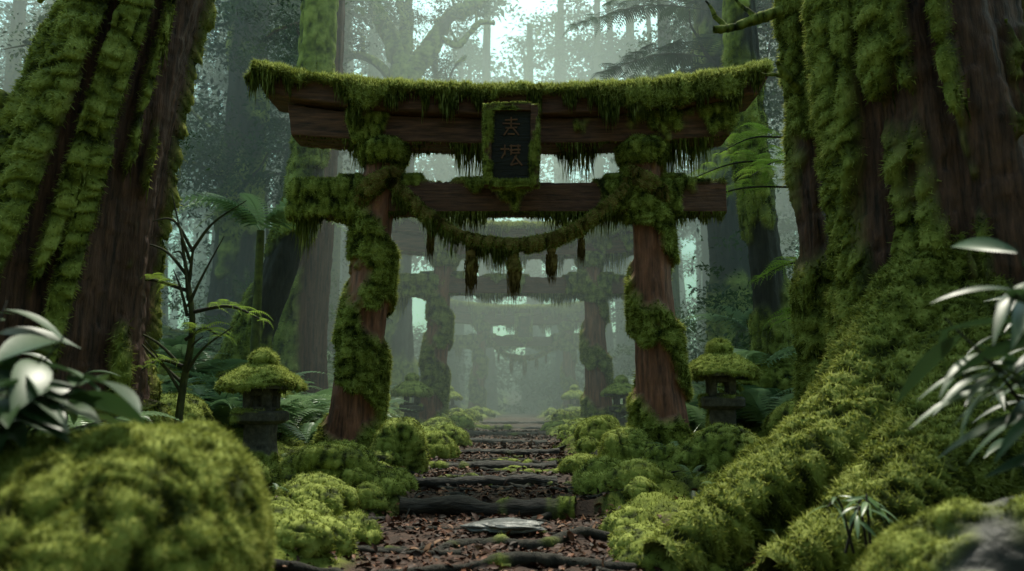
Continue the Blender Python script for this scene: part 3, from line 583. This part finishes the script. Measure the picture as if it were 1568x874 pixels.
make('shrub_undergrowth', G, [M_bark2, M_fuzz, M_leaf])
# unseen trunks and foliage, added behind the viewer to block sky light
G = Geo()
for _ in range(26):
    y = R.uniform(-16, 3); x = R.uniform(3.5, 14) * R.choice([-1, 1]); z = gz(x, y) - .3; h = R.uniform(13, 18); r = R.uniform(.25, .6)
    if y > -1 and abs(x) < 6: continue
    V, F = tube([(x, y, z), (x, y, z + h * .5), (x, y, z + h)], [r * 1.3, r, r * .5], 20, 10); G.add(V, F, 0, .4, .3)
for _ in range(190):
    y = R.uniform(-18, 1.5); x = R.uniform(-13, 13); clumps(G, [[x, y, R.uniform(6, 13) - .15 * y]], 2.3, .4, CLF)
for _ in range(110):
    a = R.uniform(pi * .95, 2.05 * pi); r = R.uniform(10, 16); clumps(G, [[r * cos(a), r * sin(a), R.uniform(.5, 8)]], 2.3, .4, CLF)
make('sky_blocker_canopy', G, [M_bark2, M_fuzz, M_leaf])
# ------------------------------------------------------------------ ferns
def fern(g_, x, y, z, n, L, T=FR, lift=.75, c=.5, mi=0):
    a = R.random(n) * 2 * pi; A = np.column_stack([np.cos(a), np.sin(a), R.uniform(.4, 1., n) * lift]); P = np.tile([x, y, z], (n, 1)) + R.normal(size=(n, 3)) * .02
    VV, FF = inst(T, P, A, np.tile([0, 0, 1.], (n, 1)) + R.normal(size=(n, 3)) * .1, L * (.6 + .6 * R.random(n)))
    g_.add(VV, FF, mi, 0, np.repeat(np.clip(c + R.normal(size=n) * .2, 0, 1), len(T[0])), False)
G = Geo()
for i in range(380):
    if i < 140: y = R.uniform(10.2, 15); x = R.uniform(2.6, 6) * R.choice([-1, 1])
    else: y = R.uniform(14, 32); x = (2.9 + .02 * y + R.exponential(2.4)) * R.choice([-1, 1])
    if min(math.hypot(x - a, (y - b + .4) * .6) for a, b, c in LANT) < .9: continue
    fern(G, x, y, gz(x, y), 8, R.uniform(.5, 1.2), T=FR if y < 15 else FR3, c=R.uniform(.4, 1.), lift=1.)
make('fern_undergrowth', G, [M_fern])
G = Geo()
for _ in range(80):
    y = R.uniform(5, 12); x = (1.6 + R.exponential(.9)) * R.choice([-1, 1]); fern(G, x, y, gz(x, y) + .02, 5, R.uniform(.12, .3), FR2, c=.8)
make('fern_seedlings', G, [M_fern])
for (x, y, z, n, L) in ((-4.0, 12.2, 3.6, 11, 1.7), (3.7, 12.0, 1.25, 11, 1.3), (-3.9, 11.2, .5, 8, .9), (3.5, 11.4, .7, 8, .9), (-3.6, 12.6, .5, 8, .9), (-1.9, 8.9, .1, 7, .38), (-2.35, 4.6, .3, 8, .6), (-3.1, 6.0, .6, 8, .6), (4.6, 15, 2.2, 10, 1.5)):
    G = Geo(); fern(G, x, y, z, n, L, c=.95)
    zz = gz(x, y)
    if z - zz > .3: V, F = tube([(x, y, zz - .1), (x, y, (z + zz) / 2), (x, y, z)], [.09, .07, .06], 20, 10); G.add(V, F, 1, .5, .4)
    make('fern', G, [M_fern, M_bark2])
def spraybranch(G, p0, d, L, nb, fl, T=FR2, c=.7):
    P = crom([np.array(p0), np.array(p0) + np.array(d) * L * .5 + [0, 0, .05], np.array(p0) + np.array(d) * L + [0, 0, -.15 * L]], 60)
    V, F = tube([P[0], P[30], P[59]], [.02, .014, .005], 30, 6); G.add(V, F, 1, 0, .3)
    for k in range(nb):
        i = int((.15 + .85 * k / nb) * 59); t = norm(P[min(i + 1, 59)] - P[max(i - 1, 0)]); sv = norm(np.cross(t, [0, 0, 1.])) * (1 if k % 2 else -1)
        dd = norm(t * .6 + sv + R.normal(size=3) * .15); VV, FF = inst(T, P[i][None], dd[None], np.array([[0, 0, 1.]]) + R.normal(size=(1, 3)) * .15, np.array([fl * R.uniform(.7, 1.2) * (1.1 - .5 * k / nb)]))
        G.add(VV, FF, 0, 0, np.clip(c + R.normal() * .2, 0, 1))
G = Geo(); zz = gz(5.0, 11.8); V, F = tube([(5.0, 11.8, zz - .1), (4.8, 11.8, 2.5), (4.5, 11.8, 4.4), (4.3, 11.8, 5.4)], [.05, .04, .03, .015], 40, 8); G.add(V, F, 1, .3, .3)
for p, d, L in (((4.6, 11.8, 4.2), (-1, -.1, -.1), 2.3), ((4.5, 11.8, 4.6), (-1, .2, 0), 1.9), ((4.55, 11.8, 4.5), (-.7, -.6, -.1), 1.6), ((4.8, 11.8, 3.0), (-1, 0, -.1), 1.1), ((4.4, 11.8, 5.), (-.8, .5, .1), 1.3), ((4.8, 11.8, 2.2), (-.9, -.3, 0.0), .9), ((4.5, 11.8, 4.7), (.8, -.4, .1), 1.2)): spraybranch(G, p, d, L, 20, .6)
make('maple_sapling', G, [M_bright, M_bark2])
G = Geo(); V, F = tube([(-3.05, 7.2, .3), (-3.0, 7.2, 1.0), (-2.95, 7.2, 1.6), (-3.1, 7.2, 2.4)], [.04, .035, .03, .012], 40, 8); G.add(V, F, 1, .4, .3)
for p, d, L in (((-2.97, 7.2, 1.7), (1, -.1, .0), .75), ((-3.0, 7.2, 1.45), (.8, -.4, .15), .5), ((-3.0, 7.2, 1.9), (-.9, -.4, .1), .7), ((-3.0, 7.2, 1.2), (-.6, -.6, 0), .5)): spraybranch(G, p, d, L, 12, .3, c=.9)
for j in range(14):
    z = R.uniform(.8, 2.3); a = R.uniform(-1, 1); V, F = tube([(-3.0, 7.2, z), (-3.0 + .25 * a, 7.1, z + .25), (-3.0 + .6 * a, 7.05, z + R.uniform(.2, .7))], [.018, .012, .004], 16, 5); G.add(V, F, 1, .2, .3)
make('forest_sapling', G, [M_bright, M_bark2])
G = Geo()
for p, d, L in (((5.0, 17.6, 10.2), (-1, -.2, -.05), 3.6), ((5.0, 17.6, 9.0), (-1, -.3, -.1), 3.0), ((5.0, 17.6, 11.2), (-.9, -.5, 0), 4.0), ((5.0, 17.6, 8.3), (-.8, -.6, -.1), 2.4), ((5., 17.6, 10), (.8, -.6, -.05), 3)): spraybranch(G, p, d, L, 26, 1.0, SPRAY, .15)
make('conifer_boughs', G, [M_leaf, M_bark2])
def plant(name, base, stems, T, L, mat, nl, c=.6, droop=-.3):
    G = Geo()
    for tip in stems:
        b = np.array(base) + R.normal(size=3) * [.04, .04, 0]; t = np.array(tip); mid = (b + t) / 2 + np.array([0, 0, .15])
        P = crom([b, mid, t], 60); V, F = tube([b, mid, t], [.008, .006, .003], 24, 6); G.add(V, F, 1, 0, .3)
        for k in range(nl):
            i = int((.45 + .55 * (k + .5) / nl) * 59); tt = norm(P[min(i + 1, 59)] - P[i - 1]); a = R.random() * 2 * pi
            d = norm(tt * .5 + np.array([cos(a), sin(a) * .7, droop + R.normal() * .2])); VV, FF = inst(T, P[i][None], d[None], np.array([[0, 0, 1.]]) + R.normal(size=(1, 3)) * .35, np.array([L * R.uniform(.65, 1.15)])); G.add(VV, FF, 0, 0, np.clip(c + R.normal() * .25, 0, 1))
    return make(name, G, [mat, M_bark2])
plant('broadleaf_shrub', (-1.9, 2.7, .2), [(-1.55, 2.6, 1.02), (-1.45, 2.7, .96), (-1.75, 2.5, 1.15), (-1.9, 2.7, 1.2), (-1.6, 2.8, 1.1), (-1.55, 2.45, .92), (-2.1, 2.6, 1.0), (-1.95, 3.0, 1.25), (-1.7, 2.6, 1.0)], BROAD, .28, M_glossy, 7, .7)
plant('broadleaf_shrub', (-2.9, 4.3, .2), [(-2.6, 4.2, 1.2), (-2.3, 4.3, 1.05), (-2.9, 4.1, 1.35), (-3.2, 4.3, 1.3), (-2.5, 4.5, .9), (-2.1, 4.3, .8), (-2.7, 4.0, .8), (-3.1, 4.0, 1.0), (-2.4, 4.1, .6)], BROAD, .22, M_glossy, 8, .6)
plant('bamboo_grass', (2.0, 2.7, .3), [(1.6, 2.5, 1.25), (1.5, 2.5, 1.0), (1.7, 2.6, 1.4), (1.6, 2.45, .85), (1.75, 2.5, 1.1), (1.95, 2.6, 1.3), (1.5, 2.7, 1.15), (1.65, 2.7, 1.0), (1.8, 2.4, .9)], LANCE, .32, M_glossy, 8, .7, -.5)
plant('bamboo_grass', (2.9, 3.7, .3), [(2.3, 3.6, 1.2), (2.5, 3.5, .9), (2.1, 3.7, 1.0), (2.7, 3.5, 1.4), (2.2, 3.5, .7), (2.6, 3.6, .6), (2.45, 3.6, 1.5), (2.35, 3.4, 1.3)], LANCE, .34, M_glossy, 10, .6, -.4)
plant('seedling', (1.75, 4.2, .1), [(1.6, 4.1, .34), (1.8, 4.1, .36), (1.9, 4.2, .32), (1.7, 4.0, .28)], LANCE, .15, M_fern, 5, .6, -.1)

# ------------------------------------------------------------------ mist
m, nt, N = nmat('mist'); vs = N('ShaderNodeVolumeScatter', _Density=.022, _Anisotropy=.25); vs.inputs['Color'].default_value = (.90, 1, .95, 1)
va = N('ShaderNodeVolumeAbsorption', _Density=.006); va.inputs['Color'].default_value = (0, .9, .45, 1); ad = N('ShaderNodeAddShader')
nt.links.new(vs.outputs[0], ad.inputs[0]); nt.links.new(va.outputs[0], ad.inputs[1])
o = N('ShaderNodeOutputMaterial'); nt.links.new(ad.outputs[0], o.inputs['Volume'])
b = bmesh.new(); bmesh.ops.create_cube(b, size=1); me = bpy.data.meshes.new('mist'); b.to_mesh(me); b.free(); me.materials.append(m)
ob = bpy.data.objects.new('mist', me); scene.collection.objects.link(ob); ob.location = (0, 62, 7); ob.scale = (130, 100, 20)

# ------------------------------------------------------------------ light
EL, AZ = 64., 9.
w = bpy.data.worlds.new('World'); scene.world = w; w.use_nodes = True; nt = w.node_tree; nt.nodes.clear()
sk = nt.nodes.new('ShaderNodeTexSky'); sk.sky_type = 'NISHITA'; sk.sun_disc = False; sk.sun_elevation = radians(EL); sk.sun_rotation = radians(AZ); sk.dust_density = 1.5; sk.air_density = 1.
mx = nt.nodes.new('ShaderNodeMix'); mx.data_type = 'RGBA'; mx.blend_type = 'MULTIPLY'; mx.inputs[0].default_value = 1; mx.inputs[7].default_value = (.88, 1.0, .70, 1)
bg = nt.nodes.new('ShaderNodeBackground'); bg.inputs[1].default_value = .40; ow = nt.nodes.new('ShaderNodeOutputWorld')
nt.links.new(sk.outputs[0], mx.inputs[6]); nt.links.new(mx.outputs[2], bg.inputs[0]); nt.links.new(bg.outputs[0], ow.inputs[0])
sd = bpy.data.lights.new('sun', 'SUN'); sd.energy = 5; sd.angle = radians(5); sd.color = (1, .95, .82); so = bpy.data.objects.new('sun', sd); scene.collection.objects.link(so)
so.rotation_euler = (radians(-(90 - EL)), 0, radians(-AZ))

cam = bpy.data.cameras.new('camera'); co = bpy.data.objects.new('camera', cam); scene.collection.objects.link(co); scene.camera = co
co.location = (0, 0, .85); co.rotation_euler = (radians(98.7), 0, 0); cam.sensor_width = 36; cam.lens = 27.55; cam.clip_end = 600
cam.dof.use_dof = True; cam.dof.focus_distance = 9.6; cam.dof.aperture_fstop = 1.4
scene.view_settings.view_transform = 'Standard'; scene.view_settings.look = 'None'; scene.view_settings.exposure = 0
